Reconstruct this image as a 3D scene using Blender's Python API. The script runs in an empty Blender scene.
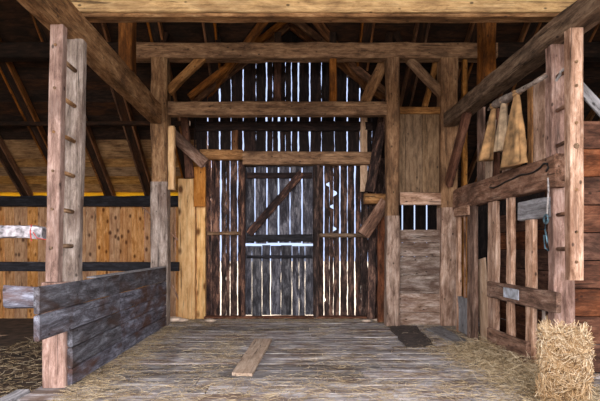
import bpy, math, random
from mathutils import Vector, Matrix, noise
random.seed(7)
C = bpy.context.scene.collection
F = 450.0; H = 1.2; CX = 287.0; CY = 249.0          # focal length in pixels, eye height, vanishing point

def at(px, py, Y):
    return Vector(((px-CX)*Y/F, Y, H+(CY-py)*Y/F))
def V(*a): return Vector(a)

# ------------------------------------------------------------------ materials
def lin(c):
    return tuple(((v/255)/12.92 if v/255 <= .04045 else ((v/255+.055)/1.055)**2.4) for v in c)+(1,)

def wood(name, dark, mid, light, knots=0.0, stain=None, stain_amt=0.45, rough=.85, var=.18, grain=1.0, bump=.5, nails=.75):
    m = bpy.data.materials.new(name); m.use_nodes = True
    nt = m.node_tree; N = nt.nodes; L = nt.links
    b = N['Principled BSDF']; b.inputs['Roughness'].default_value = rough
    b.inputs['Specular IOR Level'].default_value = .25
    tc = N.new('ShaderNodeTexCoord'); at_ = N.new('ShaderNodeAttribute'); at_.attribute_name = 'rnd'
    oi = N.new('ShaderNodeObjectInfo')
    add = N.new('ShaderNodeMath'); add.operation = 'ADD'; L.new(at_.outputs['Fac'], add.inputs[0]); L.new(oi.outputs['Random'], add.inputs[1])
    mul = N.new('ShaderNodeVectorMath'); mul.operation = 'MULTIPLY_ADD'
    cmb = N.new('ShaderNodeCombineXYZ')
    for i in range(3): L.new(add.outputs[0], cmb.inputs[i])
    mul.inputs[1].default_value = (23, 17, 31)
    L.new(cmb.outputs[0], mul.inputs[0]); L.new(tc.outputs['Object'], mul.inputs[2])
    def mapped(s):
        mp = N.new('ShaderNodeMapping'); mp.inputs['Scale'].default_value = s; L.new(mul.outputs[0], mp.inputs[0]); return mp
    def nz(s, scale, det, dist=0.0, ro=.6):
        n = N.new('ShaderNodeTexNoise'); n.inputs['Scale'].default_value = scale
        n.inputs['Detail'].default_value = det; n.inputs['Roughness'].default_value = ro
        n.inputs['Distortion'].default_value = dist
        L.new(mapped(s).outputs[0], n.inputs['Vector']); return n
    g1 = nz((2.2, 9*grain, 9*grain), 1.5, 9, .35, .78)
    r1 = N.new('ShaderNodeValToRGB'); e = r1.color_ramp.elements
    e[0].position = .36; e[0].color = lin(dark); e[1].position = .66; e[1].color = lin(light)
    k = e.new(.5); k.color = lin(mid)
    L.new(g1.outputs['Fac'], r1.inputs[0])
    col = r1.outputs[0]
    def mix(fac, a, bcol, mode='MIX'):
        x = N.new('ShaderNodeMix'); x.data_type = 'RGBA'; x.blend_type = mode
        if isinstance(fac, (int, float)): x.inputs['Factor'].default_value = fac
        else: L.new(fac, x.inputs['Factor'])
        L.new(a, x.inputs['A'])
        if isinstance(bcol, tuple): x.inputs['B'].default_value = bcol
        else: L.new(bcol, x.inputs['B'])
        return x.outputs['Result']
    def ramp(src, p0, p1, v0=0., v1=1.):
        mr = N.new('ShaderNodeMapRange'); mr.inputs[1].default_value = p0; mr.inputs[2].default_value = p1
        mr.inputs[3].default_value = v0; mr.inputs[4].default_value = v1; L.new(src, mr.inputs[0]); return mr.outputs[0]
    if stain is None: stain = tuple(int(v*.5) for v in dark)
    g2 = nz((1.3, 3, 3), 1.5, 6, .5)
    col = mix(ramp(g2.outputs['Fac'], .47, .64, 0, stain_amt), col, lin(stain))
    # fibres and checks
    g3 = nz((1.3, 55, 55), 1.2, 3, .2)
    col = mix(ramp(g3.outputs['Fac'], .34, .5, .35, 0), col, lin(tuple(int(v*.35) for v in dark)))
    g4 = nz((.8, 16, 16), 1.3, 4, .5, .55)
    col = mix(ramp(g4.outputs['Fac'], .31, .35, .75, 0), col, lin(tuple(int(v*.22) for v in dark)))
    vn = N.new('ShaderNodeTexVoronoi'); vn.inputs['Scale'].default_value = 5.5
    L.new(mapped((1, 1.6, 1.6)).outputs[0], vn.inputs['Vector'])
    col = mix(ramp(vn.outputs['Distance'], .07, .13, nails, 0), col, lin((26, 18, 14)))
    if knots:
        vo = N.new('ShaderNodeTexVoronoi'); vo.inputs['Scale'].default_value = knots; vo.inputs['Randomness'].default_value = 1
        L.new(mapped((1, 1.7, 1.7)).outputs[0], vo.inputs['Vector'])
        col = mix(ramp(vo.outputs['Distance'], .12, .27, .9, 0), col, lin((82, 44, 20)))
    # tone changes from board to board
    hs = N.new('ShaderNodeHueSaturation')
    L.new(ramp(add.outputs[0], 0, 2, 1-var, 1+var), hs.inputs['Value'])
    wn = N.new('ShaderNodeTexWhiteNoise'); wn.noise_dimensions = '1D'; L.new(add.outputs[0], wn.inputs['W'])
    L.new(ramp(wn.outputs['Value'], 0, 1, 1-var*1.2, 1+var*1.2), hs.inputs['Value'])
    L.new(ramp(wn.outputs['Value'], 0, 1, .8, 1.12), hs.inputs['Saturation'])
    L.new(col, hs.inputs['Color']); L.new(hs.outputs[0], b.inputs['Base Color'])
    bp = N.new('ShaderNodeBump'); bp.inputs['Strength'].default_value = bump; bp.inputs['Distance'].default_value = .012
    ad = N.new('ShaderNodeMath'); ad.operation = 'ADD'; L.new(g1.outputs['Fac'], ad.inputs[0]); L.new(ramp(g4.outputs['Fac'], .33, .4), ad.inputs[1])
    L.new(ad.outputs[0], bp.inputs['Height']); L.new(bp.outputs[0], b.inputs['Normal'])
    return m

def plain(name, c, rough=.7, metal=0, noise_amt=.3, scale=20, alpha=None):
    m = bpy.data.materials.new(name); m.use_nodes = True
    N = m.node_tree.nodes; L = m.node_tree.links; b = N['Principled BSDF']
    b.inputs['Roughness'].default_value = rough; b.inputs['Metallic'].default_value = metal
    n = N.new('ShaderNodeTexNoise'); n.inputs['Scale'].default_value = scale; n.inputs['Detail'].default_value = 5
    tc = N.new('ShaderNodeTexCoord'); L.new(tc.outputs['Object'], n.inputs['Vector'])
    r = N.new('ShaderNodeValToRGB'); a, z = lin(tuple(v*(1-noise_amt) for v in c)), lin(tuple(min(255, v*(1+noise_amt)) for v in c))
    r.color_ramp.elements[0].color = a; r.color_ramp.elements[1].color = z
    r.color_ramp.elements[0].position = .3; r.color_ramp.elements[1].position = .7
    L.new(n.outputs['Fac'], r.inputs[0]); L.new(r.outputs[0], b.inputs['Base Color'])
    return m

def straw_mat(name, cols):
    m = bpy.data.materials.new(name); m.use_nodes = True
    N = m.node_tree.nodes; L = m.node_tree.links; b = N['Principled BSDF']; b.inputs['Roughness'].default_value = .6
    a = N.new('ShaderNodeAttribute'); a.attribute_name = 'rnd'
    r = N.new('ShaderNodeValToRGB'); e = r.color_ramp.elements
    e[0].color = lin(cols[0]); e[1].color = lin(cols[-1])
    for i, c in enumerate(cols[1:-1]): e.new((i+1)/(len(cols)-1)).color = lin(c)
    L.new(a.outputs['Fac'], r.inputs[0]); L.new(r.outputs[0], b.inputs['Base Color'])
    return m

M = {
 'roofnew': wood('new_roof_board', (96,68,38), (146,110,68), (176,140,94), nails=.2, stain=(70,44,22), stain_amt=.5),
 'hewn':   wood('hewn_brown', (70,50,34), (128,98,72), (174,144,112), stain=(50,34,24), stain_amt=.6),
 'pinkish':wood('pale_pinkish', (96,72,64), (150,122,112), (190,166,158), stain=(84,62,54), stain_amt=.6),
 'greyish':wood('pale_grey_post', (88,76,70), (146,132,124), (188,176,170), stain=(92,70,60), stain_amt=.6),
 'header': wood('yellow_header', (134,100,54), (190,150,88), (220,184,122), stain=(108,76,40), stain_amt=.5, var=.05),
 'tie':    wood('amber_tie', (84,56,34), (150,108,68), (196,152,104), stain=(62,40,24), stain_amt=.55, var=.09),
 'amberpost': wood('amber_post', (92,60,34), (152,108,66), (192,148,100), stain=(70,46,28), stain_amt=.55),
 'part_blue': wood('bluegrey_board', (50,46,50), (92,92,104), (148,154,172), stain=(74,50,40), stain_amt=.9),
 'pine':   wood('knotty_pine', (150,106,68), (192,144,98), (220,180,136), knots=4.2, nails=0, stain=(150,92,46), stain_amt=.45, var=.14, bump=.25),
 'pinepost': wood('new_pine', (186,142,92), (218,176,122), (236,202,154), knots=3, nails=0, stain=(190,130,70), stain_amt=.3, var=.05, bump=.15),
 'orange': wood('orange_pine', (140,90,44), (184,126,70), (210,156,98), stain=(120,70,30), stain_amt=.4, var=.05),
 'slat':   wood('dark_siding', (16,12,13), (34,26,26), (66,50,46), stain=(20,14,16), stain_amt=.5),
 'slatlow':wood('weathered_glow_siding', (24,18,20), (66,48,44), (160,122,104), stain=(16,12,14), stain_amt=.85),  # pinkish light tone raised for sun glow on the lower boards
 'door':   wood('grey_door_board', (30,30,36), (76,76,86), (146,146,154), stain=(22,18,22), stain_amt=.75),
 'blackwood': wood('black_rail', (18,18,22), (34,34,40), (56,56,64), stain=(12,10,12)),
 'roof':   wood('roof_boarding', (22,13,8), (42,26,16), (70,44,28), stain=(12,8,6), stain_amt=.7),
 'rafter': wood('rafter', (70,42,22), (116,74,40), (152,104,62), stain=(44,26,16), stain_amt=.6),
 'panelup':wood('amber_panel', (88,66,44), (130,100,68), (162,130,94), stain=(66,48,32), stain_amt=.4, var=.08),
 'panellow':wood('greybrown_plank', (92,72,60), (148,128,116), (200,188,182), stain=(88,60,46), stain_amt=.8, var=.16),
 'manger': wood('manger_brown', (72,50,38), (132,98,80), (180,150,132), stain=(56,36,28), stain_amt=.75),
 'studs':  wood('pale_stud', (108,80,64), (178,146,126), (220,194,178), stain=(98,66,50), stain_amt=.6),
 'greyboard': wood('grey_board', (96,96,100), (140,140,146), (174,176,184), stain=(80,72,70), stain_amt=.4),
 'redplank': wood('reddish_plank', (56,32,22), (100,62,44), (140,96,74), stain=(38,22,16), stain_amt=.7),
 'floor':  wood('floor_plank', (70,64,62), (146,142,146), (206,204,208), stain=(92,70,54), stain_amt=.8, var=.28),
 'tan':    wood('tan_board', (148,120,98), (186,160,138), (208,186,166), stain=(130,100,80), stain_amt=.3),
 'darkmat':plain('dark_sacking', (52,44,42), .95, 0, .5, 30),
 'dirt':   plain('dirt', (58,46,38), .95, 0, .5, 6),
 'ground': plain('outside_ground', (150,142,130), .95, 0, .12, 2),
 'iron':   plain('dark_iron', (34,32,32), .55, .6, .3),
 'steel':  plain('blue_steel', (110,140,156), .4, .7, .3),
 'rope':   plain('pale_rope', (150,146,146), .9, 0, .3, 60),
 'twine':  plain('orange_twine', (176,110,60), .8, 0, .2, 60),
 'redstring': plain('red_string', (170,60,54), .8, 0, .2, 60),
 'cable':  plain('black_cable', (26,26,28), .5, 0, .2),
 'sack':   plain('burlap_sack', (150,118,82), .95, 0, .35, 9),
 'sackgrey': plain('greyed_burlap_sack', (158,138,114), .95, 0, .35, 9),
 'plastic':plain('cloudy_plastic', (140,138,146), .35, 0, .5, 22),
 'plate':  plain('galvanised_patch', (176,184,198), .5, .3, .25, 14),
 'stone':  plain('pale_stone', (196,178,164), .9, 0, .25, 8),
 'hay':    straw_mat('hay_straw', [(84,62,42),(158,126,86),(192,164,126),(222,206,180)]),
 'hayfloor': straw_mat('floor_straw', [(84,68,50),(136,116,86),(168,148,116),(206,192,166)]),
 'haycore':plain('hay_core', (104,76,46), .95, 0, .45, 22),
}

# ------------------------------------------------------------------ geometry
class MB:
    def __init__(s): s.v = []; s.f = []; s.r = []
    def ring_solid(s, rings, closed_caps=True):
        r = random.random(); b = len(s.v); n = len(rings[0])
        for ring in rings: s.v += [tuple(p) for p in ring]
        for i in range(len(rings)-1):
            for j in range(n):
                a = b+i*n+j; c = b+i*n+(j+1) % n
                s.f.append((a, c, c+n, a+n)); s.r.append(r)
        if closed_caps:
            s.f.append(tuple(b+j for j in range(n))[::-1]); s.r.append(r)
            e = b+(len(rings)-1)*n
            s.f.append(tuple(e+j for j in range(n))); s.r.append(r)
    def timber(s, p0, p1, w, h, up=(0,0,1), jit=.006, cham=.012, seg=.14, w1=None, h1=None, edge=0., bow=0.):
        p0 = Vector(p0); p1 = Vector(p1); d = p1-p0; ln = d.length; d.normalize()
        up = Vector(up); side = d.cross(up)
        if side.length < 1e-4: up = Vector((0,1,0)); side = d.cross(up)
        side.normalize(); u = side.cross(d).normalized()
        n = max(1, min(60, int(ln/seg))); w1 = w1 or w; h1 = h1 or h
        sd = random.uniform(0, 500); rings = []
        for i in range(n+1):
            t = i/n; ww = (w+(w1-w)*t)/2; hh = (h+(h1-h)*t)/2; c = min(cham, ww*.45, hh*.45)
            q = [(-ww+c,-hh),(ww-c,-hh),(ww,-hh+c),(ww,hh-c),(ww-c,hh),(-ww+c,hh),(-ww,hh-c),(-ww,-hh+c)]
            ctr = p0+d*(ln*t)+side*(bow*math.sin(math.pi*t))
            ring = []
            for j, (a, b2) in enumerate(q):
                nz = noise.noise(Vector((ln*t*2.2+sd, a*9+sd*.3, b2*9)))*jit*1.5 + noise.noise(Vector((ln*t*9+sd, j*3.1, 0)))*jit*.7
                if edge: a2 = a + (1 if a > 0 else -1)*noise.noise(Vector((ln*t*5+sd*2, 7 if a > 0 else 19, 0)))*edge
                else: a2 = a
                k = 1+ (nz/max(ww, .02) if not edge else 0)
                ring.append(ctr+side*(a2*k)+u*(b2*(1+nz/max(hh, .02))) )
            rings.append(ring)
        s.ring_solid(rings); return s
    def tube(s, pts, r, n=7):
        pts = [Vector(p) for p in pts]; rings = []
        for i, p in enumerate(pts):
            t = (pts[min(i+1, len(pts)-1)]-pts[max(i-1, 0)]).normalized()
            a = t.cross(Vector((0,0,1)));
            if a.length < .05: a = t.cross(Vector((0,1,0)))
            a.normalize(); b = t.cross(a); rr = r[i] if isinstance(r, (list, tuple)) else r
            rings.append([p+a*(rr*math.cos(k*2*math.pi/n))+b*(rr*math.sin(k*2*math.pi/n)) for k in range(n)])
        s.ring_solid(rings); return s
    def slab(s, poly, off):
        off = Vector(off); s.ring_solid([[Vector(p) for p in poly], [Vector(p)+off for p in poly]]); return s
    def build(s, name, mat, axis='X', parent=None, origin=None, smooth=False):
        ax = {'X': V(1,0,0), 'Y': V(0,1,0), 'Z': V(0,0,1)}.get(axis, axis) if isinstance(axis, str) else Vector(axis).normalized()
        up = V(0,0,1) if abs(ax.z) < .9 else V(0,1,0)
        sy = up.cross(ax).normalized(); sz = ax.cross(sy).normalized()
        R = Matrix((ax, sy, sz)).transposed()
        vs = [Vector(v) for v in s.v]
        if origin is None:
            lo = Vector([min(v[i] for v in vs) for i in range(3)]); hi = Vector([max(v[i] for v in vs) for i in range(3)])
            origin = Vector(((lo.x+hi.x)/2, (lo.y+hi.y)/2, lo.z))
        origin = Vector(origin); Mx = Matrix.Translation(origin) @ R.to_4x4(); I = Mx.inverted()
        me = bpy.data.meshes.new(name); me.from_pydata([tuple(I @ v) for v in vs], [], s.f)
        at_ = me.attributes.new('rnd', 'FLOAT', 'FACE'); at_.data.foreach_set('value', s.r)
        me.validate(); me.update(); me.materials.append(mat)
        if smooth: me.polygons.foreach_set('use_smooth', [True]*len(me.polygons))
        else:
            pass
        o = bpy.data.objects.new(name, me); C.objects.link(o)
        if parent is not None:
            o.parent = parent; o.matrix_world = Mx
            o.matrix_parent_inverse = parent_world(parent).inverted(); o.matrix_basis = Mx
        else: o.matrix_world = Mx
        return o

WORLD = {}
def parent_world(p):
    Mx = Matrix.LocRotScale(p.location, p.rotation_euler if p.rotation_mode != 'QUATERNION' else p.rotation_quaternion, p.scale)
    if p.parent: Mx = parent_world(p.parent) @ p.matrix_parent_inverse @ Mx if False else p.matrix_basis.copy() if p.parent else Mx
    return Mx

def tag(o, label=None, cat=None, group=None, kind=None):
    if label: o['label'] = label
    if cat: o['category'] = cat
    if group: o['group'] = group
    if kind: o['kind'] = kind
    return o
def empty(name, loc, label, cat, group=None):
    o = bpy.data.objects.new(name, None); C.objects.link(o); o.location = loc; o.empty_display_size = .2
    return tag(o, label, cat, group)
def struct(o): o['kind'] = 'structure'; return o

def beam(name, p0, p1, w, h, mat, label=None, cat='beam', parent=None, group=None, **k):
    b = MB().timber(p0, p1, w, h, **k)
    o = b.build(name, M[mat], axis=tuple(Vector(p1)-Vector(p0)), parent=parent)
    if label: tag(o, label, cat, group)
    return o
def box_timber(x0, x1, y0, y1, z0, z1):
    """end points, w, h, up for an axis-aligned box"""
    d = (x1-x0, y1-y0, z1-z0); i = d.index(max(d)); c = ((x0+x1)/2, (y0+y1)/2, (z0+z1)/2)
    a = list(c); b = list(c); lo = (x0,y0,z0); hi = (x1,y1,z1); a[i] = lo[i]; b[i] = hi[i]
    if i == 0: return a, b, d[1], d[2], (0,0,1)
    if i == 1: return a, b, d[0], d[2], (0,0,1)
    return a, b, d[0], d[1], (0,1,0)
def bx(name, x0, x1, y0, y1, z0, z1, mat, label=None, cat='beam', parent=None, group=None, **k):
    a, b, w, h, up = box_timber(x0, x1, y0, y1, z0, z1)
    return beam(name, a, b, w, h, mat, label, cat, parent, group, up=up, **k)
def addbox(mb, x0, x1, y0, y1, z0, z1, **k):
    a, b, w, h, up = box_timber(x0, x1, y0, y1, z0, z1); mb.timber(a, b, w, h, up=up, **k)

# ------------------------------------------------------------------ setting: ground, floor
g = MB(); g.slab([(-60,-60,-.5),(60,-60,-.5),(60,60,-.5),(-60,60,-.5)], (0,0,.06)); struct(g.build('ground', M['ground']))
g = MB(); g.slab([(-7.2,1,-.42),(-2.3,1,-.42),(-2.3,9.7,-.42),(-7.2,9.7,-.42)], (0,0,.14))
g.slab([(-2.3,7.86,-.42),(1.9,7.86,-.42),(1.9,9.7,-.42),(-2.3,9.7,-.42)], (0,0,.14))
struct(g.build('floor_stall', M['dirt']))
fl = MB(); y = 1.0
while y < 7.84:
    w = random.uniform(.17, .27)
    if y+w > 7.84: w = 7.86-y
    cuts = [-2.16, random.uniform(-.9, 2.6), 6.4]
    for a, b in zip(cuts, cuts[1:]):
        fl.timber((a+.004, y+w/2, -.03+random.uniform(-.006,.0)), (b-.004, y+w/2, -.03+random.uniform(-.006,.0)), w-.016, .06, jit=.004, cham=.006, seg=.3)
    y += w
struct(fl.build('floor', M['floor'], 'X'))
bed = MB(); bed.slab([(-2.16,1,-.4),(6.4,1,-.4),(6.4,7.84,-.4),(-2.16,7.84,-.4)], (0,0,.325)); struct(bed.build('floor_bed', M['dirt']))
bx('sill_beam', -2.29, -2.17, 1, 3.8, -.24, .015, 'greyboard', 'low grey sill timber edging the floor in the bottom left corner', 'beam')

# ------------------------------------------------------------------ roof
S = .88; YE = 9.75; ZE = 2.46+.0; Y0 = 9.6
def rz(Y): return ZE+.88*(Y0-Y)
RIDGE_Y = 4.2; RZ = rz(RIDGE_Y)
XL, XR = -7.2, 6.4
ceil = struct(bpy.data.objects.new('ceiling', None)); C.objects.link(ceil); ceil.location = (0, RIDGE_Y, RZ)
rb = MB(); rn = MB()
dx0, dx1, pkx = -1.62, 1.74, .05; ez = 3.78; pz = 5.12
yv_e = Y0-(ez-ZE)/.88; yv_p = Y0-(pz-ZE)/.88          # valley ends on the main slope
sl = Vector((0,-1,.88)).normalized()
nrm = Vector((0,.88,1)).normalized()
# sheathing boards run along X; board by board up the slope
bw = .235; t = 0.0; L_tot = (Y0+.25-RIDGE_Y)*math.sqrt(1+.88**2)
while t < L_tot:
    w = random.uniform(.2, .28); gap = .004
    c = Vector((0, Y0+.25, rz(Y0+.25)))+sl*(t+w/2)+nrm*.03
    Y = c.y
    segs = []
    if Y > yv_e: segs = [(XL-.3, dx0-.1), (dx1+.1, XR+.3)]
    elif Y > yv_p:
        k = (yv_e-Y)/(yv_e-yv_p); xl = dx0+(pkx-dx0)*k; xr = dx1+(pkx-dx1)*k
        segs = [(XL-.3, xl+.05), (xr-.05, XR+.3)]
    else: segs = [(XL-.3, XR+.3)]
    for a, b in segs:
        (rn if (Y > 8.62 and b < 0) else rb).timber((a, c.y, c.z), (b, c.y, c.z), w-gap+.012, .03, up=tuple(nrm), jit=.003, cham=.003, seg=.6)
    t += w
# front slope
t = 0; sf = Vector((0,-1,-.88)).normalized(); nf = Vector((0,-.88,1)).normalized()
while t < 4.2:
    c = Vector((0, RIDGE_Y, RZ))+sf*(t+.15)+nf*.03
    rb.timber((XL-.3, c.y, c.z), (XR+.3, c.y, c.z), .312, .03, up=tuple(nf), jit=.002, cham=.003, seg=1.5); t += .3
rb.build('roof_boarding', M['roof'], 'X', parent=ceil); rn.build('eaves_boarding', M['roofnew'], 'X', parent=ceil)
# cover above the boarding
cov = MB()
cov.slab([(XL-.3,RIDGE_Y,RZ+.1),(XR+.3,RIDGE_Y,RZ+.1),(XR+.3,yv_p,pz+.1),(XL-.3,yv_p,pz+.1)], (0,0,.03))
cov.slab([(XL-.3,yv_p,pz+.1),(pkx,yv_p,pz+.1),(dx0,yv_e,ez+.1),(XL-.3,yv_e,ez+.1)], (0,0,.03))
cov.slab([(pkx,yv_p,pz+.1),(XR+.3,yv_p,pz+.1),(XR+.3,yv_e,ez+.1),(dx1,yv_e,ez+.1)], (0,0,.03))
ye = Y0+.25
cov.slab([(XL-.3,yv_e,ez+.1),(dx0,yv_e,ez+.1),(dx0,ye,rz(ye)+.1),(XL-.3,ye,rz(ye)+.1)], (0,0,.03))
cov.slab([(dx1,yv_e,ez+.1),(XR+.3,yv_e,ez+.1),(XR+.3,ye,rz(ye)+.1),(dx1,ye,rz(ye)+.1)], (0,0,.03))
cov.slab([(XL-.3,RIDGE_Y,RZ+.1),(XR+.3,RIDGE_Y,RZ+.1),(XR+.3,1.0,RZ+.1-3.2*.88),(XL-.3,1.0,RZ+.1-3.2*.88)], (0,0,.03))
cov.build('roof_cover', M['blackwood'], 'X', parent=ceil)
# cross gable over the big door
gb = MB()
for sx, x0 in ((1, dx0), (-1, dx1)):
    dz = (pz-ez)/abs(pkx-x0); ey = 8.15
    n = 6
    for i in range(n+1):
        pass
    gb.slab([(x0-sx*.12, yv_e+.11, ez-.12*dz+.02), (pkx, yv_p-.05, pz+.02), (pkx, ey, pz+.02), (x0-sx*.12, ey, ez-.12*dz+.02)], (0,0,.05))
gb.build('gable_boarding', M['roof'], 'Y', parent=ceil)
for Y in (7.73, 7.45):
    for x0 in (dx0, dx1):
        beam('gable_rafter', (x0, Y, ez-.07), (pkx, Y, pz-.07), .09, .11, 'rafter', parent=ceil, jit=.004)
for x0 in (dx0, dx1):
    beam('valley_rafter', (x0, yv_e, ez-.08), (pkx, yv_p, pz-.08), .07, .14, 'rafter', parent=ceil, jit=.004)
def main_rafter(x, ytop, ybot):
    o = Vector((0,.88,1)).normalized()*-.075
    for dx, w_, m_, dn in ((-.085,.032,'rafter',0),(.085,.032,'rafter',0),(0,.136,'roof',.012)):
        u = Vector((0,.88,1)).normalized()*dn
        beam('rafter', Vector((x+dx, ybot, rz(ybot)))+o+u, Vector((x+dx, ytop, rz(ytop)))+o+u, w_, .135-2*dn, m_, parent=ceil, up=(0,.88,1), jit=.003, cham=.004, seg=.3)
for x in (-6.4, -5.55, -4.67, -3.78, -2.92, -2.05, 2.1, 2.95, 3.8, 4.7, 5.6):
    main_rafter(x, RIDGE_Y, Y0+.2)
for x in (-1.2, -.4, .45, 1.25):
    x0 = dx0 if x < pkx else dx1
    k = (x-x0)/(pkx-x0); main_rafter(x, RIDGE_Y, yv_e+(yv_p-yv_e)*k-.1)
for x in (-6.2,-4.9,-3.6,-2.3,-1,.3,1.6,2.9,4.2,5.5):
    o = Vector((0,-.88,1)).normalized()*-.075
    beam('rafter', Vector((x, 1.0, RZ-.88*3.2))+o, Vector((x, RIDGE_Y, RZ))+o, .1, .135, 'rafter', parent=ceil, up=(0,-.88,1), seg=.6)
beam('purlin', (XL, 5.75, rz(5.75)-.26), (XR, 5.75, rz(5.75)-.26), .17, .2, 'roof', parent=ceil)
beam('purlin', (XL, 8.2, rz(8.2)-.22), (dx0-.15, 8.2, rz(8.2)-.2), .06, .08, 'roof', parent=ceil)

# ------------------------------------------------------------------ walls
# rear wall left of the door: knotty pine boards and top plate
PY = 9.6; pine = MB(); x = XL
while x < -1.5:
    w = random.choice((.19, .22, .25, .28)); 
    if x+w > -1.5: w = -1.5-x
    pine.timber((x+w/2, PY+.014, -.3), (x+w/2, PY+.014, 2.14), w-random.choice((.002,.003,.008,.012)), .028, up=(0,1,0), jit=.001, cham=.003, seg=.4); x += w
wbl = struct(pine.build('wall_back_left', M['pine'], 'Z'))
bx('top_plate', XL, -1.6, PY-.12, PY+.05, 2.1, 2.32, 'blackwood', parent=wbl, jit=.008)
for a, b in (((139,204),(178,240)), ((170,281),(179,300))):
    p, q = at(*a, PY-.02), at(*b, PY-.02)
    beam('wall_brace', p, q, .035, .03, 'studs', parent=wbl, jit=.002, up=(0,1,0))
# translucent sheet added in the open eaves gap to make yellow light
tm = bpy.data.materials.new('eaves_glow_sheet'); tm.use_nodes = True
N = tm.node_tree.nodes; N.remove(N['Principled BSDF']); tb = N.new('ShaderNodeBsdfTranslucent'); tb.inputs[0].default_value = lin((255,232,120)); tm.node_tree.links.new(tb.outputs[0], N['Material Output'].inputs[0])
es = MB(); es.slab([(XL,PY+.07,2.26),(-1.75,PY+.07,2.26),(-1.75,PY+.07,2.46),(XL,PY+.07,2.46)], (0,.008,0)); struct(es.build('glow_strip_1', tm, 'X'))

# return walls beside the recessed rear door
rt = MB(); yy = 7.95
while yy < 9.6:
    rt.timber((-1.52, yy+.1, -.3), (-1.52, yy+.1, rz(yy+.2)-.03), .19, .03, up=(1,0,0), jit=.001, seg=.5)
    rt.timber((1.86, yy+.1, -.3), (1.86, yy+.1, rz(yy+.2)-.03), .19, .03, up=(1,0,0), jit=.001, seg=.5); yy += .2
struct(rt.build('wall_recess', M['slatlow'], 'Z'))

# rear slatted wall
WY = 7.83
wb = struct(bpy.data.objects.new('wall_back', None)); C.objects.link(wb); wb.location = (0, WY, 0)
def gable_z(x):
    return ez+(pz-ez)*((x-dx0)/(pkx-dx0) if x < pkx else (dx1-x)/(dx1-pkx))
def slats(mat, edges, z0, z1fn, gaps, holes=()):
    """boards between gap centres; gaps = [(px, width_m)]"""
    mb = MB(); gs = [(edges[0], 0)]+gaps+[(edges[1], 0)]
    xs = [((p-CX)*WY/F, w) for p, w in gs]
    for (xa, wa), (xb, wb_) in zip(xs, xs[1:]):
        a = xa+wa/2; b = xb-wb_/2; n = 100; r = random.random(); z1 = z1fn((a+b)/2)
        wide = b-a; parts = 1
        th = .025; yo = random.uniform(0,.012); sd = random.uniform(0,99); rings = []
        for i in range(n+1):
            z = z0+(z1-z0)*i/n
            ea = noise.noise(Vector((z*3.0+sd, 0, 0)))*.012+noise.noise(Vector((z*13+sd, 5, 0)))*.006
            eb = noise.noise(Vector((z*3.0+sd, 9, 0)))*.012+noise.noise(Vector((z*13+sd, 15, 0)))*.006
            aa, bb = a+(ea if wa else 0), b-(eb if wb_ else 0)
            for hx, hz, hr in holes:
                if abs(z-hz) < hr:
                    q = math.sqrt(hr*hr-(z-hz)**2)
                    if a-.02 < hx < (a+b)/2: aa = max(aa, hx+q)
                    elif (a+b)/2 <= hx < b+.02: bb = min(bb, hx-q)
            rings.append([Vector((aa,WY+yo,z)),Vector((bb,WY+yo,z)),Vector((bb,WY+yo+th,z)),Vector((aa,WY+yo+th,z))])
        mb.ring_solid(rings)
    return mb.build('siding', M[mat], 'Z', parent=wb)
zsplit = 2.78
W, T = .021, .008
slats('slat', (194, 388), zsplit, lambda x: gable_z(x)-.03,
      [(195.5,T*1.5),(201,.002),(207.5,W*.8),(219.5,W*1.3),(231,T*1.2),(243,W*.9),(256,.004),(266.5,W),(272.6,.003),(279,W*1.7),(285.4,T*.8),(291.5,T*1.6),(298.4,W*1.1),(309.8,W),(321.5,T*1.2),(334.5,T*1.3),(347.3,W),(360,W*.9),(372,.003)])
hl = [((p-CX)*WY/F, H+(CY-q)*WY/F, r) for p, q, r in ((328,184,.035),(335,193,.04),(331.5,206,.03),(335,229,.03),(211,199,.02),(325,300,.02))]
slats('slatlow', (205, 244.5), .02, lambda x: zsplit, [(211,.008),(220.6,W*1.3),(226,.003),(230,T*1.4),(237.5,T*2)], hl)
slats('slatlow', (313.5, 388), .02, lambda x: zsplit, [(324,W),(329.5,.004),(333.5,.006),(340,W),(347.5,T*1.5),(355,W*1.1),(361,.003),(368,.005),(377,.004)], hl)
# sun-side boards above the door opening
bx('door_head', at(243,0,WY).x, at(316,0,WY).x, WY-.01, WY+.03, 2.62, zsplit, 'slat', parent=wb)
gt = MB(); gt.slab([(pkx-.75,7.87,4.5),(pkx+.75,7.87,4.5),(pkx,7.87,5.1)], (0,.02,0)); gt.build('gable_board', M['slat'], 'X', parent=wb)
# rails and studs of that wall
bx('rail', at(200,0,7.7).x, at(243,0,7.7).x, 7.68, 7.8, 2.73, 2.9, 'tie', parent=wb)
bx('rail', at(243,0,7.7).x, at(372,0,7.7).x, 7.64, 7.8, 2.64, 2.86, 'tie', parent=wb)
bx('rail', at(207,0,7.75).x, at(242,0,7.75).x, 7.75, 7.82, 1.44, 1.5, 'hewn', parent=wb, jit=.003)
bx('rail', at(318,0,7.75).x, at(366,0,7.75).x, 7.75, 7.82, 1.4, 1.47, 'hewn', parent=wb, jit=.003)
bx('stud', at(274,0,7.75).x, at(281,0,7.75).x, 7.74, 7.82, 3.5, 5.0, 'redplank', parent=wb)
bx('stud', at(232,0,7.75).x, at(238,0,7.75).x, 7.75, 7.82, 2.9, 3.4, 'rafter', parent=wb)
bx('girt', at(196,0,7.75).x, at(372,0,7.75).x, 7.74, 7.82, 3.24, 3.4, 'slat', parent=wb)
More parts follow.
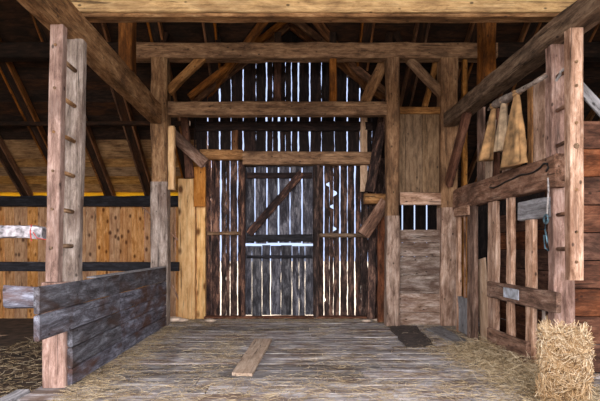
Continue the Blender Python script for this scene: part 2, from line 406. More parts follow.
# door frame and double (upper and lower) leaf
bx('door_post', at(241,0,7.72).x, at(245,0,7.72).x, 7.7, 7.82, 0, 2.64, 'slatlow', parent=wb)
bx('door_post', at(313.5,0,7.72).x, at(319,0,7.72).x, 7.7, 7.82, 0, 2.64, 'slatlow', parent=wb)
d1 = struct(bpy.data.objects.new('door_1', None)); C.objects.link(d1); d1.location = ((at(279,0,WY)).x, WY, 0)
def leaf(nm, z0, z1, gaps, mat):
    mb = MB(); gs = [(244, 0)]+gaps+[(314.5, 0)]; xs = [((p-CX)*WY/F, w) for p, w in gs]
    for (xa, wa), (xb, w2) in zip(xs, xs[1:]):
        a = xa+wa/2; b = xb-w2/2
        mb.timber(((a+b)/2, WY-.005, z0+random.uniform(0,.02)), ((a+b)/2, WY-.005, z1-random.uniform(0,.02)), b-a, .025, up=(0,1,0), jit=.001, cham=.003, seg=.06, edge=.009)
    return mb.build(nm, M[mat], 'Z', parent=d1)
leaf('upper_leaf', 1.29, 2.64, [(255,.018),(267,.02),(278.5,.024),(290,.012),(302,.022)], 'door')
leaf('lower_leaf', .04, 1.27, [(252,.005),(262,.007),(270.5,.014),(281,.003),(292,.007),(299,.004),(305,.006)], 'door')
xa, xb = at(247,0,7.8).x, at(312,0,7.8).x
bx('ledge', xa, xb, 7.76, 7.81, 2.42, 2.52, 'slat', parent=d1)
bx('ledge', xa, xb, 7.76, 7.81, 1.33, 1.45, 'blackwood', parent=d1)
bx('ledge', xa, xb, 7.76, 7.81, 1.04, 1.09, 'blackwood', parent=d1)
beam('diagonal_brace', at(248,234,7.77), at(302,172,7.77), .05, .13, 'slatlow', parent=d1, up=(0,1,0)) if False else beam('diagonal_brace', at(249,234,7.75), at(302,173,7.75), .13, .04, 'slatlow', parent=d1, up=(0,1,0))
# threshold: foot boards catching light
bx('threshold', at(205,0,7.8).x, at(386,0,7.8).x, 7.7, 7.83, 0, .045, 'redplank', parent=wb)

# rear wall right of the door: dark boards with a few open joints
rw = MB(); x = 1.86
while x < XR:
    w = random.choice((.22,.26,.3))
    rw.timber((x+w/2, PY, -.3), (x+w/2, PY, 2.42), w-(.03 if x < 3.2 else 0), .028, up=(0,1,0), jit=.0, seg=.3); x += w
struct(rw.build('wall_back_right', M['slat'], 'Z'))
for nm, xx in (('wall_left', XL), ('wall_right', XR)):
    sw = MB(); yy = 1.0
    while yy < 9.6:
        top = min(rz(yy+.3), rz(yy), RZ-.88*(RIDGE_Y-yy) if yy < RIDGE_Y else 99)
        sw.timber((xx, yy+.14, -.42), (xx, yy+.14, top), .282, .03, up=(1,0,0), jit=.001, seg=2); yy += .28
    struct(sw.build(nm, M['slat'], 'Z'))
fw = MB(); x = 3.2
while x < XR:
    addbox(fw, x, x+.298, 1.0, 1.03, -.42, 1.3, jit=.001, seg=2); x += .3
struct(fw.build('wall_front', M['slat'], 'Z'))

# ------------------------------------------------------------------ frame timbers
bx('header_shade_strip', -2.1, 3.7, 4.37, 4.5, 3.46, 3.495, 'hewn', 'thin brown strip for the shaded underside of the yellow header beam', 'board')  # added strip, its brown stands in for shade under the header
bx('header_beam', -2.1, 3.7, 4.36, 4.5, 3.5, 3.9, 'header', 'broad yellowish header beam spanning the very top of the picture', cham=.01)
bx('plate_beam', -2.13, -1.95, 1.2, 7.0, 3.15, 3.458, 'hewn', 'hewn brown plate beam running back over the left stall partition', jit=.01, cham=.02)
bx('plate_beam', 2.44, 2.66, 1.2, 7.0, 3.11, 3.32, 'hewn', 'hewn brown plate beam running back over the right stall fence', jit=.01, cham=.02)
bx('bearer_post', 3.56, 3.7, 4.36, 4.5, 0, 3.46, 'hewn', 'plain brown post under the right end of the yellow header beam', 'post')
bx('bearer_post', -2.13, -1.95, 1.2, 1.4, 0, 3.15, 'hewn', 'near brown post under the front end of the left plate beam', 'post')
bx('bearer_post', 2.44, 2.66, 1.2, 1.4, 0, 3.11, 'hewn', 'near brown post under the front end of the right plate beam', 'post')
bx('side_tie', -6.9, -2.44, 7.04, 7.22, 4.2, 4.44, 'roof', 'dark beam high in the left bay continuing the amber tie beam', jit=.006)
bx('side_tie', 3.3, 6.2, 7.04, 7.22, 4.2, 4.44, 'roof', 'dark beam high in the right bay continuing the amber tie beam', jit=.006)
bx('tie_beam', -2.43, 3.29, 7.02, 7.24, 4.19, 4.43, 'tie', 'long amber tie beam across the barn above the other crossbeams', jit=.009, cham=.02)
def footed_post(x0, x1, y0, y1, zf, foot, up_, label):
    e = empty('frame_post', ((x0+x1)/2, (y0+y1)/2, 0), label, 'post')
    bx('foot', x0, x1, y0, y1, 0, zf, foot, parent=e, jit=.009, cham=.02)
    bx('shaft', x0+.005, x1-.005, y0+.005, y1-.005, zf, 4.19, up_, parent=e, jit=.009, cham=.025)
footed_post(-2.13,-1.87,7.0,7.26,2.25,'greyish','hewn','tall grey brown post at the far end of the left partition')
footed_post(1.555,1.76,7.0,7.2,1.72,'studs','amberpost','tall amber post right of the slatted rear wall, with a grey foot')
footed_post(2.41,2.69,7.02,7.28,1.85,'studs','amberpost','thick amber post at the far end of the right stall fence')
bx('cross_beam', -1.86, 1.555, 7.02, 7.2, 3.3, 3.51, 'tie', 'amber crossbeam between two tall posts in front of the light slits', jit=.009, cham=.02)
bx('purlin_post', -2.13, -1.95, 5.66, 5.84, 3.458, 5.47, 'rafter', 'short brown post standing on the left plate beam', 'post')
bx('purlin_post', 2.46, 2.64, 5.66, 5.84, 3.32, 5.47, 'rafter', 'short orange brown post standing on the right plate beam', 'post')
bx('strut', at(329.5,0,7.1).x, at(336.5,0,7.1).x, 7.06, 7.16, 3.51, 4.19, 'rafter', 'thin amber strut between the crossbeam and the tie beam', 'strut')
for i, (p, w_, dd) in enumerate(((163,6,4),(219,5,-3),(278,7,0),(333,7,0),(388,7,3),(400,7,-6))):
    Y = 7.12
    q0 = at(p, 0, Y).x; q1 = at(p+dd*.8, 0, Y).x
    names = ['leftmost', 'second from left', 'third from left', 'fourth from left', 'fifth from left', 'rightmost']
    zt = min(rz(Y)-.04, 4.65)
    beam('roof_strut', (q0, Y, 4.43), (q1, Y, rz(7.12)-.03), w_*Y/F, .09, 'roof', f'short dark strut on the tie beam, {names[i]} of six', 'strut', up=(0,1,0))
# braces
beam('corner_brace', at(168,92,7.12), at(203,57,7.12), .13, .1, 'tie', 'diagonal brace from the left tall post up to the tie beam', 'brace', up=(0,1,0))
beam('corner_brace', at(442,94,7.12), at(409,60,7.12), .13, .1, 'tie', 'diagonal brace from the tie beam down to the thick right post', 'brace', up=(0,1,0))
beam('corner_brace', (2.52, 6.3, 3.12), (2.52, 7.01, 2.2), .09, .16, 'redplank', 'dark reddish brace under the far end of the right plate beam', 'brace', up=(0,1,1))
beam('corner_brace', at(386,202,7.3), at(363,235,7.3), .2, .09, 'manger', 'short grey brown brace leaning left off the amber post', 'brace', up=(0,1,0))
bx('side_rail', at(363,0,7.5).x, at(387,0,7.5).x, 7.35, 7.45, at(0,204,7.4).z, at(0,194,7.4).z, 'tie', 'short amber rail beside the short grey brace', 'beam')
bx('side_post', at(377.5,0,7.4).x, at(386,0,7.4).x, 7.35, 7.45, 0, at(0,206,7.4).z, 'redplank', 'dark reddish post just left of the amber post foot', 'post')
beam('leaning_board', at(371,317,7.6)-V(0,0,.03), at(373,205,7.6), .13, .03, 'slatlow', 'dark weathered board upright between slatted wall and reddish post', 'board', up=(0,1,0))
beam('leaning_timber', at(370,192,7.6), at(386,100,7.6), .16, .1, 'slatlow', 'rough dark timber sloping up to the amber post, lower of two', 'beam', up=(0,1,0), jit=.012)
beam('leaning_timber', at(364,103,7.35), at(384,61,7.35), .17, .1, 'tie', 'rough brown timber sloping up to the amber post, upper of two', 'beam', up=(0,1,0), jit=.012)
bx('sunlit_board', at(360,0,7.78).x, at(367,0,7.78).x, 7.74, 7.78, at(0,192,7.8).z, at(0,113,7.8).z, 'tan', 'narrow board tinted tan for sunlight at the right edge of the slatted wall', 'board')  # pale tan stands in for sun falling on this board

# new pine framing in the left rear corner
bx('pine_post', at(180,0,7.8).x, at(196.5,0,7.8).x, 7.66, 7.84, 0, at(0,180,7.8).z, 'pinepost', 'wide new pine post standing free at the left rear corner', 'post', cham=.01, jit=.002)
bx('pine_stud', at(197.5,0,7.8).x, at(206,0,7.8).x, 7.72, 7.83, 0, at(0,168,7.8).z, 'pinepost', 'slim new pine stud at the left edge of the slatted wall', 'post', cham=.006, jit=.002)
bx('new_stud', at(167.5,0,7.15).x, at(175,0,7.15).x, 7.08, 7.2, at(0,190,7.15).z, at(0,127,7.15).z, 'pinepost', 'short yellow pine block fixed to the left tall post', 'post', jit=.002)
beam('new_brace', at(172,134,7.45), at(205,164,7.45), .19, .09, 'manger', 'pale diagonal brace between the left tall post and pine stud', 'brace', up=(0,1,0), jit=.003)
bx('orange_stud', at(193,0,7.6).x, at(205,0,7.6).x, 7.63, 7.71, at(0,206,7.55).z, at(0,166,7.55).z, 'orange', 'short orange stained piece above the slim pine stud', 'post', jit=.002)
beam('rough_stud', at(190,178,7.6), at(183,104,7.6), .13, .09, 'redplank', 'rough reddish stud slanting above the wide pine post', 'post', up=(0,1,0), jit=.012)
bx('dark_rail', -6.9, at(179,0,7.4).x, 7.32, 7.44, at(0,271,7.4).z, at(0,262,7.4).z, 'blackwood', 'long black rail in front of the pine boarded wall', 'rail', jit=.008)
bx('rail_post', -6.9, -6.75, 7.32, 7.44, -.28, .85, 'hewn', 'brown post under the left end of the black rail', 'post')

# panel between amber post and thick right post
pn = empty('plank_panel', (2.08, 7.1, 0), 'panel of vertical amber boards over grey planks between two posts', 'wall panel')
x0, x1 = 1.77, 2.41
bx('top_rail', x0, x1, 7.08, 7.2, at(0,114,7.1).z, at(0,107,7.1).z, 'tie', parent=pn)
bx('middle_rail', x0, x1, 7.04, 7.16, at(0,205,7.1).z, at(0,193,7.1).z, 'studs', parent=pn)
xs = [x0, x0+.1, x0+.37, x1]
for a, b in zip(xs, xs[1:]): bx('upright_board', a+.003, b-.003, 7.12, 7.145, at(0,193,7.13).z, at(0,114,7.13).z, 'panelup', parent=pn, jit=.001, cham=.004)
zz = [0.0, .2, .5, .79, 1.08, 1.3, at(0,229.5,7.1).z]
for a, b in zip(zz, zz[1:]): bx('plank', x0, x1, 7.1, 7.13, a+.001, b-.003, 'panellow', parent=pn, jit=.001, cham=.008)
# roof-side timber seen over the panel
beam('curved_stud', at(425,107,7.3), at(436,62,7.3), .09, .08, 'tie', 'thin leaning stud seen above the plank panel', 'strut', up=(0,1,0))

# ------------------------------------------------------------------ ladders
def rung(parent, p0, p1, mat='hewn'):
    MB().tube([p0, (Vector(p0)+Vector(p1))/2, p1], [.019,.021,.018], 8).build('rung', M[mat], 'Y', parent=parent, smooth=True)
ld = empty('wall_ladder', (-2.04, 4.05, .9), 'fixed wooden ladder rising from the left partition to the plate beam', 'ladder')
rail_a = beam('ladder_rail', (-2.041, 3.94, .915), (-1.997, 3.94, 3.15), .112, .09, 'pinkish', parent=ld, up=(0,1,0), jit=.003, cham=.008)
beam('ladder_rail', (-2.03, 4.22, 0), (-1.975, 4.22, 3.15), .16, .1, 'greyish', parent=ld, up=(0,1,0), jit=.006, cham=.012)
for y_ in (67,103,139,174.5,211,246):
    z = at(0,y_,4.08).z; xx = -2.02+(z-.9)*.02
    rung(ld, (xx+.02, 3.975, z), (xx+.02, 4.19, z))
for y_ in (45,88,132,171,209,248):
    z = at(0,y_,3.9).z; xx = -2.045+(z-.9)*.02
    MB().tube([(xx, 3.9, z), (xx, 3.888, z)], .013, 8).build('peg', M['hewn'], 'Y', parent=rail_a)
ld = empty('wall_ladder', (2.55, 4.05, 0), 'fixed wooden ladder against the near end of the right stall fence', 'ladder')
rail_b = beam('ladder_rail', (2.50, 3.92, .93), (2.50, 3.92, 3.11), .118, .09, 'studs', parent=ld, up=(0,1,0), jit=.003, cham=.008)
beam('ladder_rail', (2.6, 4.25, 0), (2.56, 4.25, 3.11), .19, .12, 'pinkish', parent=ld, up=(0,1,0), jit=.006, cham=.012)
for y_ in (72,107,143,178.5,214,249):
    z = at(0,y_,4.08).z; rung(ld, (2.50, 3.96, z), (2.52, 4.2, z), 'manger')
MB().tube([(2.46,4.06,2.79),(2.5,4.02,2.83),(2.55,4.05,2.85),(2.49,4.09,2.8),(2.43,4.06,2.72)], .012, 6).build('rope_knot', M['rope'], parent=None)
tag(bpy.data.objects['rope_knot'], 'pale scrap of rope knotted on the top rung of the right ladder', 'rope')

for y_ in (62,86,123,146,190,232,262):
    z = at(0,y_,3.88).z
    MB().tube([(2.49, 3.88, z), (2.49, 3.866, z)], .014 if y_ != 146 else .024, 8).build('peg', M['hewn'], 'Y', parent=rail_b)
# ------------------------------------------------------------------ left partition
pt = empty('stall_partition', (-1.9, 5.2, 0), 'low weathered plank partition along the left side of the floor', 'partition')
rows = [(.705,.915,3.4),(.50,.70,3.4),(.345,.495,3.92),(.165,.34,3.92),(.01,.16,3.92)]
for i, (a, b, ys) in enumerate(rows):
    bx('plank', -1.915, -1.87, ys, 5.02+.02*i, a, b-.004, 'part_blue', parent=pt, jit=.004, cham=.01)
    bx('plank', -1.917, -1.872, 5.03+.02*i, 6.99, a, b-.004, 'part_blue', parent=pt, jit=.004, cham=.01)
bx('end_post', -2.12, -1.915, 3.88, 4.02, 0, .91, 'pinkish', parent=pt, jit=.005, cham=.012)
bx('batten', -1.87, -1.855, 6.7, 6.95, .03, .8, 'part_blue', parent=pt, jit=.001) if False else None
bx('cross_rail', -2.16, -1.92, 3.42, 3.52, at(0,308,3.45).z, at(0,287,3.45).z, 'part_blue', parent=pt, jit=.02, cham=.02)
bx('cap_strip', -1.96, -1.865, 4.4, 6.98, .915, .93, 'greyboard', parent=pt, jit=.003)
# plastic wrapped rail, off to the left
pr = empty('wrapped_rail', (-2.7, 4.1, 1.3), 'pale rail wrapped in cloudy plastic entering at the left edge', 'rail')
bx('rail', -3.6, -2.22, 4.06, 4.16, 1.285, 1.4, 'plastic', parent=pr, jit=.02, cham=.03, seg=.05)
MB().tube([(-2.3,4.05,1.42),(-2.3,4.03,1.35),(-2.3,4.05,1.27)], .006, 6).build('twine', M['redstring'], parent=pr)
MB().tube([at(33,232,4.05), at(37,238,4.05), at(45,239.5,4.02), at(50,240,4.0)], .004, 5).build('twine_tail', M['redstring'], parent=pr)
bx('rail_support', -3.7, -3.55, 4.03, 4.19, -.28, 1.285, 'hewn', 'brown post under the wrapped rail outside the left edge', 'post')

# ------------------------------------------------------------------ right stall fence
X0 = 2.44
sf_ = empty('stall_fence', (2.5, 5.4, 0), 'weathered stall fence of rails and uprights along the right side', 'stall front')
def sy(px, x=X0): return x*F/(px-CX)
bx('top_rail', X0, X0+.12, sy(555), sy(453), 1.77, 2.07, 'manger', parent=sf_, jit=.008, cham=.015)
bx('second_rail', X0+.03, X0+.1, sy(546), sy(515), 1.5, 1.70, 'greyboard', parent=sf_, jit=.004)
def upright(p0, p1, x, th, z0, z1, mt, name='upright'):
    yb = x*F/(p0-CX); ya = (x+th)*F/(p1-CX)
    bx(name, x, x+th, min(ya, yb-.02), yb, z0, z1, mt, parent=sf_, jit=.004, cham=.008)
upright(487.5, 500.5, X0+.03, .05, 0, 1.77, 'studs'); upright(506, 516, X0+.03, .05, 0, 1.77, 'studs'); upright(525, 538, X0+.04, .05, 0, 1.5, 'studs')
upright(467, 478.5, X0+.01, .05, 0, 1.77, 'manger'); upright(456, 462, X0+.03, .05, 0, 1.77, 'studs'); upright(463.5, 466, X0+.03, .03, .5, 1.77, 'manger')
bx('block', X0-.02, X0+.12, sy(469), sy(455), 1.66, 1.79, 'studs', parent=sf_)
bx('low_panel', X0+.03, X0+.07, sy(468, X0+.04), sy(456, X0+.04), .02, .52, 'greyboard', parent=sf_)
bx('middle_board', X0-.02, X0+.03, sy(556, X0-.02), sy(487, X0-.02), .62, .81, 'manger', parent=sf_, jit=.004)
bx('bottom_board', X0-.01, X0+.04, sy(526, X0-.01), sy(487, X0-.01), .02, .25, 'manger', parent=sf_, jit=.004)
pl = bx('patch_plate', X0-.028, X0-.019, sy(519, X0-.02), sy(504, X0-.02), .665, .775, 'plate', parent=sf_, jit=.001, cham=.002); pl['label'] = 'whitish metal patch on the middle board'
bx('thin_slat', X0+.04, X0+.06, sy(540), sy(537.5), .2, .75, 'greyish', parent=sf_, jit=.002)
# plank lining of the stall
ln = empty('stall_lining', (2.9, 5.5, 0), 'reddish plank lining behind the uprights of the right stall fence', 'wall panel')
for a in range(7):
    bx('plank', 2.92, 2.95, 4.5, 6.2, .02+a*.235, .245+a*.235, 'redplank', parent=ln, jit=.003, cham=.005)
rwp = empty('plank_wall', (3.2, 4.36, 0), 'reddish brown horizontal planks right of the right ladder', 'wall panel')
for a in range(9):
    bx('plank', 2.68, 3.55, 4.34, 4.37, .01+a*.27, .272+a*.27, 'redplank', parent=rwp, jit=.003, cham=.006)
beam('slanting_board', at(566,72,4.355), at(607,117,4.355), .1, .03, 'greyboard', 'small grey board slanting from the right ladder down to the plank wall top', 'board', up=(0,1,0))

# upright boards between the stall rail and the plate beam
def up_board(px0, px1, z0, z1, mat, label, x=2.5, lean=0.):
    ya, yb = sy(px1, x), sy(px0, x)
    return beam('upright_board', (x, (ya+yb)/2, z0), (x, (ya+yb)/2+lean, z1), .03, yb-ya, mat, label, 'board', up=(0,1,0), jit=.003, cham=.006)
up_board(478, 484.5, 2.07, 3.0, 'manger', 'narrow upright board right of the dark gap above the stall rail')
up_board(492, 499, 2.07, 2.9, 'redplank', 'reddish upright board behind the hanging sacks', 2.56)
up_board(503, 511, 2.07, 2.75, 'studs', 'pale upright board just behind the largest hanging sack', 2.58)
up_board(528.5, 533.5, 2.07, 2.85, 'amberpost', 'slim brown board left of the wide upright board over the stall rail')
up_board(534.5, 546, 2.07, 2.9, 'studs', 'wide pale upright board next to the right ladder')
up_board(484, 491, 2.07, 2.78, 'tan', 'tan board leaning beside the sacks over the stall rail', 2.52, -.12)
# dark stud visible deeper in
bx('inner_post', 2.78, 2.85, 7.1, 7.2, 0, 4.19, 'amberpost', 'thin amber post behind the thick right post', 'post')

# hanging sacks and their pole
pole = MB().tube([at(488,109,5.6)+V(-.02,0,0), at(497,103,5.3), at(507,98,5.0), at(519,93,4.75), at(532,84,4.5), at(545,76,4.3)], [.012,.03,.035,.03,.022,.022], 8)
PX = 2.36
def onx(px, py, x=PX):
    Y = x*F/(px-CX); return Vector((x, Y, H+(CY-py)*Y/F))
pole = MB().tube([onx(488,110), onx(496,104), onx(506,99), onx(518,92), onx(532,84), onx(546,76,2.4)], [.012,.045,.05,.03,.022,.02], 8)
tag(pole.build('hanging_pole', M['greyish'], smooth=True), 'grey curved pole slung under the right plate beam holding sacks', 'pole')
bx('pole_bracket', 2.36, 2.44, 4.3, 4.36, 2.78, 2.84, 'hewn', 'small wooden bracket at the upper end of the curved pole', 'bracket') if False else None
def sack(top, bot, wt, wb_, mat, label, depth=.05):
    """gathered cloth hanging from a knot, flaring towards the hem with folds"""
    top = Vector(top); bot = Vector(bot); n = 18; m = 22; rings = []; sd = random.uniform(0,50)
    d = Vector((0,1,0))
    for i in range(n+1):
        t = i/n; c = top.lerp(bot, t); w = wt+(wb_-wt)*t**.8; ring = []
        for j in range(m):
            a = 2*math.pi*j/m
            f = 1+.22*math.sin(a*5+sd+t*1.5)*min(1, t*1.5)+.12*noise.noise(Vector((a*2, t*5, sd)))
            ring.append(c+Vector((math.sin(a)*(.025+depth*t)*f, math.cos(a)*w/2*f, noise.noise(Vector((a, sd, 0)))*.03*t)))
        rings.append(ring)
    mb = MB(); mb.ring_solid(rings)
    mb.tube([top+V(0,-.05,-.01), top+V(-.035,0,-.02), top+V(0,.05,-.01), top+V(.035,0,.0), top+V(0,-.05,.01), top+V(-.035,0,.01), top+V(0,.05,.02)], .016, 6)
    return tag(mb.build('hanging_sack', M[mat], 'Z', smooth=True), label, 'sack')
sack(onx(517,93), onx(512,166), .05, .44, 'sack', 'largest of three tan cloth sacks hanging over the right stall rail')
sack(onx(504,100), onx(502,150), .07, .17, 'sackgrey', 'narrow greyish sack hanging between two tan sacks')
sack(onx(494,106), onx(485,160), .05, .16, 'sack', 'slim tan sack hanging farthest along the curved pole')
beam('short_stick', onx(519,166,2.47)+V(0,0,.01), onx(525,154,2.47), .015, .02, 'studs', 'short pale stick poking up beside the largest sack', 'stick')
# cable, rope with shackle
def face_pt(zx, zy, x=2.43): return onx(420+zx*.3, 100+zy*.3, x)
tag(MB().tube([face_pt(*p) for p in ((232,290),(245,293),(262,286),(285,272),(310,262),(332,250),(355,248),(380,240),(400,226),(412,212),(424,212),(428,226),(420,238))], .009, 7).build('black_cable', M['cable'], smooth=True), 'black cable looped across the face of the right stall rail', 'cable')
rp = empty('rope_hook', onx(546,190,2.41), 'rope with blue grey shackle hanging from the right stall rail', 'rope')
MB().tube([onx(548,178,2.43), onx(548.5,190,2.41), onx(548,200,2.41), onx(547,214,2.4)], .008, 6).build('rope', M['rope'], parent=rp)
pts = [onx(546,216,2.4)+V(0,.035*math.cos(a),-.03+.04*math.sin(a)) for a in [k*math.pi/6 for k in range(13)]]
MB().tube(pts, .01, 6).build('shackle', M['steel'], parent=rp, smooth=True)
MB().tube([onx(546,219,2.4), onx(545,230,2.4), onx(547,240,2.4), onx(549,251,2.4), onx(545,248,2.4), onx(544,235,2.4)], .009, 6).build('hook', M['steel'], parent=rp, smooth=True)

# light board leaning in the gap of the stall front
beam('leaning_plank', onx(486,341,2.56), onx(480.5,259,2.56), .30, .02, 'tan', 'pale plank leaning in the dark gap of the right stall fence', 'plank', up=(1,0,0), jit=.002)

# ------------------------------------------------------------------ loose things on the floor
def flat_board(name, quad, th, mat, label, cat, z=0.004, n=14, j=.004):
    mb = MB(); (a, b, c, d) = [Vector(q) for q in quad]; rings = []; sd = random.uniform(0,99)
    for i in range(n+1):
        t = i/n; l = a.lerp(d, t); r = b.lerp(c, t)
        e = noise.noise(Vector((t*7, sd, 0)))*j; e2 = noise.noise(Vector((t*7, sd, 9)))*j
        rings.append([Vector((l.x+e,l.y,z)), Vector((r.x+e2,r.y,z)), Vector((r.x+e2,r.y,z+th)), Vector((l.x+e,l.y,z+th))])
    mb.ring_solid(rings)
    return tag(mb.build(name, M[mat], tuple(d-a)), label, cat)
def fl_(px, py):
    Y = H*F/(py-CY); return Vector(((px-CX)*Y/F, Y, 0))
flat_board('loose_board', [fl_(254.5,341), fl_(272,341), fl_(252,377), fl_(232,376)], .028, 'tan', 'tan loose board lying on the middle of the floor', 'board')
flat_board('floor_mat', [fl_(388,327), fl_(416,327), fl_(436,347.5), fl_(407,348.5)], .014, 'darkmat', 'dark piece of sacking lying before the plank panel', 'mat', j=.03)
flat_board('floor_plank', [fl_(426,330), fl_(441,328.5), fl_(469,344), fl_(458,347)], .03, 'greyboard', 'grey plank lying on the floor beside the dark sacking', 'plank')
for i, (p, q, s_) in enumerate(((173,322,.1),(181,322,.07),(210,322,.06),(366,322,.05),(377,321,.045))):
    c = fl_(p, q); rings = []
    for k in range(7):
        t = -1+2*k/6; r = math.sqrt(max(.02, 1-t*t)); z = s_*.45*(t+1)
        rings.append([Vector((c.x+s_*1.5*r*math.cos(a)*(1+.2*math.sin(3*a+i)), c.y+s_*r*math.sin(a)*(1+.2*math.cos(2*a+i)), z)) for a in [j*math.pi/5 for j in range(10)]])
    mb = MB(); mb.ring_solid(rings)
    tag(mb.build('rubble_stone', M['stone']), ['largest pale stone by the foot of the left tall post','pale stone just left of the wide pine post foot','pale stone before the left slats of the rear wall','small pale stone before the right end of the rear wall','smallest pale stone by the dark reddish post foot'][i], 'stone')

# straw
def strands(mb, pos, length, wid, tilt, az=None):
    a = az if az is not None else random.uniform(0, math.pi*2)
    d = Vector((math.cos(a)*math.cos(tilt), math.sin(a)*math.cos(tilt), math.sin(tilt)))
    s = Vector((-math.sin(a), math.cos(a), 0))*wid/2; u = Vector((0,0,wid*.5))
    mid = pos+d*length*.5+Vector((random.uniform(-1,1), random.uniform(-1,1), random.uniform(0,.6)))*length*.08
    pts = [pos, mid, pos+d*length]; b = len(mb.v); r = random.random()
    for p in pts: mb.v += [tuple(p-s), tuple(p+s), tuple(p+u)]
    for i in (0, 3):
        for j in range(3):
            mb.f.append((b+i+j, b+i+(j+1) % 3, b+i+3+(j+1) % 3, b+i+3+j)); mb.r.append(r)
st = MB()
def dens(x, y):
    d = .05+.3*max(0, noise.noise(Vector((x*.9, y*1.6, 3))))+.3*max(0, noise.noise(Vector((x*3, y*7, 8))))
    d += 1.0*math.exp(-((x+1.75)/.22)**2)*(1 if y < 6.9 else .4)          # along the left partition
    d += .35*math.exp(-((y-3.75)/.35)**2)                                   # strip near the camera
    d += .9*math.exp(-((x-2.1)/.35)**2)*(1 if y < 6.6 else .5)             # by the stall front
    d += .6*math.exp(-((y-7.5)/.15)**2)
    d += .5*math.exp(-((x+.75)/.3)**2-((y-5.2)/1.0)**2)
    return min(1, d)
cnt = 0
while cnt < 15500:
    x = random.uniform(-1.86, 2.75); y = 3.3+4.4*random.random()**1.15
    if random.random() > dens(x, y): continue
    if -.55 < x < -.15 and 4.2 < y < 5.9 and random.random() < .93: continue
    if 1.45 < x < 2.1 and 5.5 < y < 7 and random.random() < .7: continue
    strands(st, Vector((x, y, .003+random.random()**2*.02)), random.uniform(.03,.11), random.uniform(.002,.004), random.gauss(0,.12)*.6+.05); cnt += 1
for i in range(5200):   # heaped hay along the right wall foot and behind the bale
    x = random.gauss(2.25, .2); y = random.uniform(3.3, 5.6); h = .10*math.exp(-((x-2.4)/.25)**2)
    if x > 2.7: continue
    strands(st, Vector((x, y, .004+random.random()*h)), random.uniform(.04,.14), .004, random.gauss(.1,.25))
tag(st.build('scattered_straw', M['hayfloor']), 'loose straw scattered thinly over the grey plank floor', 'straw', kind='stuff')
sh = MB()
for i in range(2500):
    x = random.uniform(-4.2,-2.35); y = random.uniform(3.3,7.5)
    strands(sh, Vector((x, y, -.275+random.random()*.02)), random.uniform(.05,.14), .005, random.gauss(.05,.15))
tag(sh.build('stall_straw', M['hayfloor']), 'straw on the dark ground behind the left partition', 'straw', kind='stuff')

# hay bale
bc = Vector((0,0,0)); bh = .57; BR = Matrix.Translation((2.17,3.52,0)) @ Matrix.Rotation(math.radians(-30),4,'Z') @ Matrix.Diagonal((.88,.88,1,1))
hb = empty('hay_bale', (2.17, 3.52, 0), 'upright bale of loose pale hay in the bottom right corner', 'hay bale')
core = MB(); rings = []
for i in range(15):
    t = i/14; z = .0+bh*.95*t; ring = []
    for j in range(28):
        a = 2*math.pi*j/28; ca, sa = math.cos(a), math.sin(a)
        k = (abs(ca)**4+abs(sa)**4)**(-.25)
        rr = (1-.2*max(0,(t-.75)/.25))*(1+.12*noise.noise(Vector((ca*2, sa*2, t*5))))*.97
        ring.append(bc+Vector((ca*k*.155*rr, sa*k*.125*rr, z)))
    rings.append(ring)
core.ring_solid(rings); core.v = [tuple(BR @ Vector(v)) for v in core.v]; core.build('bale_core', M['haycore'], parent=hb, smooth=True)
hs_ = MB()
for i in range(11000):
    face = random.random(); t = random.random()
    if face < .78:
        a0 = random.uniform(0, 2*math.pi); ca, sa = math.cos(a0), math.sin(a0); k = (abs(ca)**3.2+abs(sa)**3.2)**(-1/3.2)
        sh_ = (1-.14*max(0,(t-.8)/.2))*(1+.05*math.sin(t*9))
        p = Vector((ca*k*.165*sh_, sa*k*.135*sh_, t*bh)); nn = Vector((ca*abs(ca)**.8/.2, sa*abs(sa)**.8/.16, 0)).normalized()
    else:
        a0 = random.uniform(0, 2*math.pi); q0 = math.sqrt(random.random())
        p = Vector((math.cos(a0)*q0*.155, math.sin(a0)*q0*.125, bh-.02-.05*q0**3)); nn = Vector((0,0,1))
    lump = noise.noise(p*7)*.04
    pos = bc+p+nn*(lump+random.uniform(-.015,.012)); a = random.uniform(0, 2*math.pi)
    ln_ = random.uniform(.03,.10)
    # lie mostly along the face, stick out a little
    t1 = nn.orthogonal().normalized(); t2 = nn.cross(t1)
    d = (t1*math.cos(a)+t2*math.sin(a)+nn*random.choice((.05,.1,.2,.5,.8))*random.random()).normalized()
    if pos.z+d.z*ln_ < .005: d.z = abs(d.z)
    if pos.z < .005: pos.z = .005
    q = pos+d*ln_; mid = (pos+q)/2+nn*ln_*.12*random.random(); s_ = d.cross(nn).normalized()*random.uniform(.0014,.0026); u = nn*.003
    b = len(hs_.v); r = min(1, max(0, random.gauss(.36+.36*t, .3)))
    for pp in (pos, mid, q): hs_.v += [tuple(pp-s_), tuple(pp+s_), tuple(pp+u)]
    for k in (0, 3):
        for j in range(3): hs_.f.append((b+k+j, b+k+(j+1) % 3, b+k+3+(j+1) % 3, b+k+3+j)); hs_.r.append(r)
hs_.v = [tuple(BR @ Vector(v)) for v in hs_.v]
o = hs_.build('straw_coat', M['hay'], parent=hb); o['kind'] = 'stuff'

GR = {'purlin_post':'short posts standing on the plate beams','roof_strut':'short struts on the tie beam','rubble_stone':'pale stones along the rear wall foot',
 'upright_board':'upright boards above the right stall rail','hanging_sack':'sacks on the curved pole','frame_post':'tall posts of the rear frame','plate_beam':'plate beams along both sides',
 'wall_ladder':'fixed ladders on the near posts','leaning_timber':'rough sloping timbers by the amber post','corner_brace':'corner braces of the rear frame','bearer_post':'posts out of view under the front beams','side_tie':'dark beams in the side bays'}
for o_ in bpy.data.objects:
    k_ = o_.name.split('.')[0]
    if k_ in GR and o_.parent is None: o_['group'] = GR[k_]
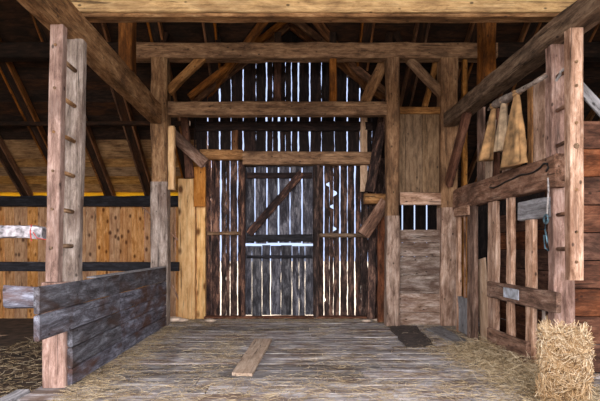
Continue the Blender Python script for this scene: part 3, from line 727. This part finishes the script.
# ------------------------------------------------------------------ light
w = bpy.data.worlds.new('World'); bpy.context.scene.world = w; w.use_nodes = True
N = w.node_tree.nodes; L = w.node_tree.links; bg = N['Background']
tc = N.new('ShaderNodeTexCoord'); sep = N.new('ShaderNodeSeparateXYZ'); L.new(tc.outputs['Generated'], sep.inputs[0])
mr = N.new('ShaderNodeMapRange'); mr.inputs[1].default_value = -.2; mr.inputs[2].default_value = .6; mr.inputs[3].default_value = 0; mr.inputs[4].default_value = 1
L.new(sep.outputs['Y'], mr.inputs[0])
mx = N.new('ShaderNodeMix'); mx.data_type = 'RGBA'; L.new(mr.outputs[0], mx.inputs['Factor'])
mx.inputs['A'].default_value = (4.1, 3.85, 3.75, 1)      # sky on the open side brightened to fill the interior
mx.inputs['B'].default_value = (.5, .6, .9, 1)      # blue sky behind the barn, kept dim for the slits
L.new(mx.outputs['Result'], bg.inputs['Color']); bg.inputs['Strength'].default_value = 1.0
sd = bpy.data.lights.new('Sun', 'SUN'); sd.energy = 9; sd.angle = .01; sd.color = (1, .82, .62)
so = bpy.data.objects.new('Sun', sd); C.objects.link(so)
so.rotation_euler = Vector((-.75, -.42, -.62)).to_track_quat('-Z', 'Y').to_euler()
pd = bpy.data.lights.new('Portal', 'AREA'); pd.shape = 'RECTANGLE'; pd.size = 14; pd.size_y = 5.0; pd.cycles.is_portal = True
po = bpy.data.objects.new('Portal', pd); C.objects.link(po); po.location = (-.4, .95, 2.0)
po.rotation_euler = Vector((0, 1, 0)).to_track_quat('-Z', 'Z').to_euler()

cam = bpy.data.cameras.new('Camera'); co = bpy.data.objects.new('Camera', cam); C.objects.link(co)
co.location = (0, 0, H); co.rotation_euler = (math.pi/2, 0, 0)
cam.sensor_fit = 'HORIZONTAL'; cam.sensor_width = 36; cam.lens = 36*F/600
cam.shift_x = (300-CX)/600; cam.shift_y = (CY-200.5)/600; cam.clip_start = .05
sc = bpy.context.scene; sc.camera = co
sc.view_settings.view_transform = 'Standard'; sc.view_settings.look = 'None'
sc.view_settings.exposure = 0.68; sc.view_settings.gamma = 1; sc.view_settings.use_curve_mapping = False
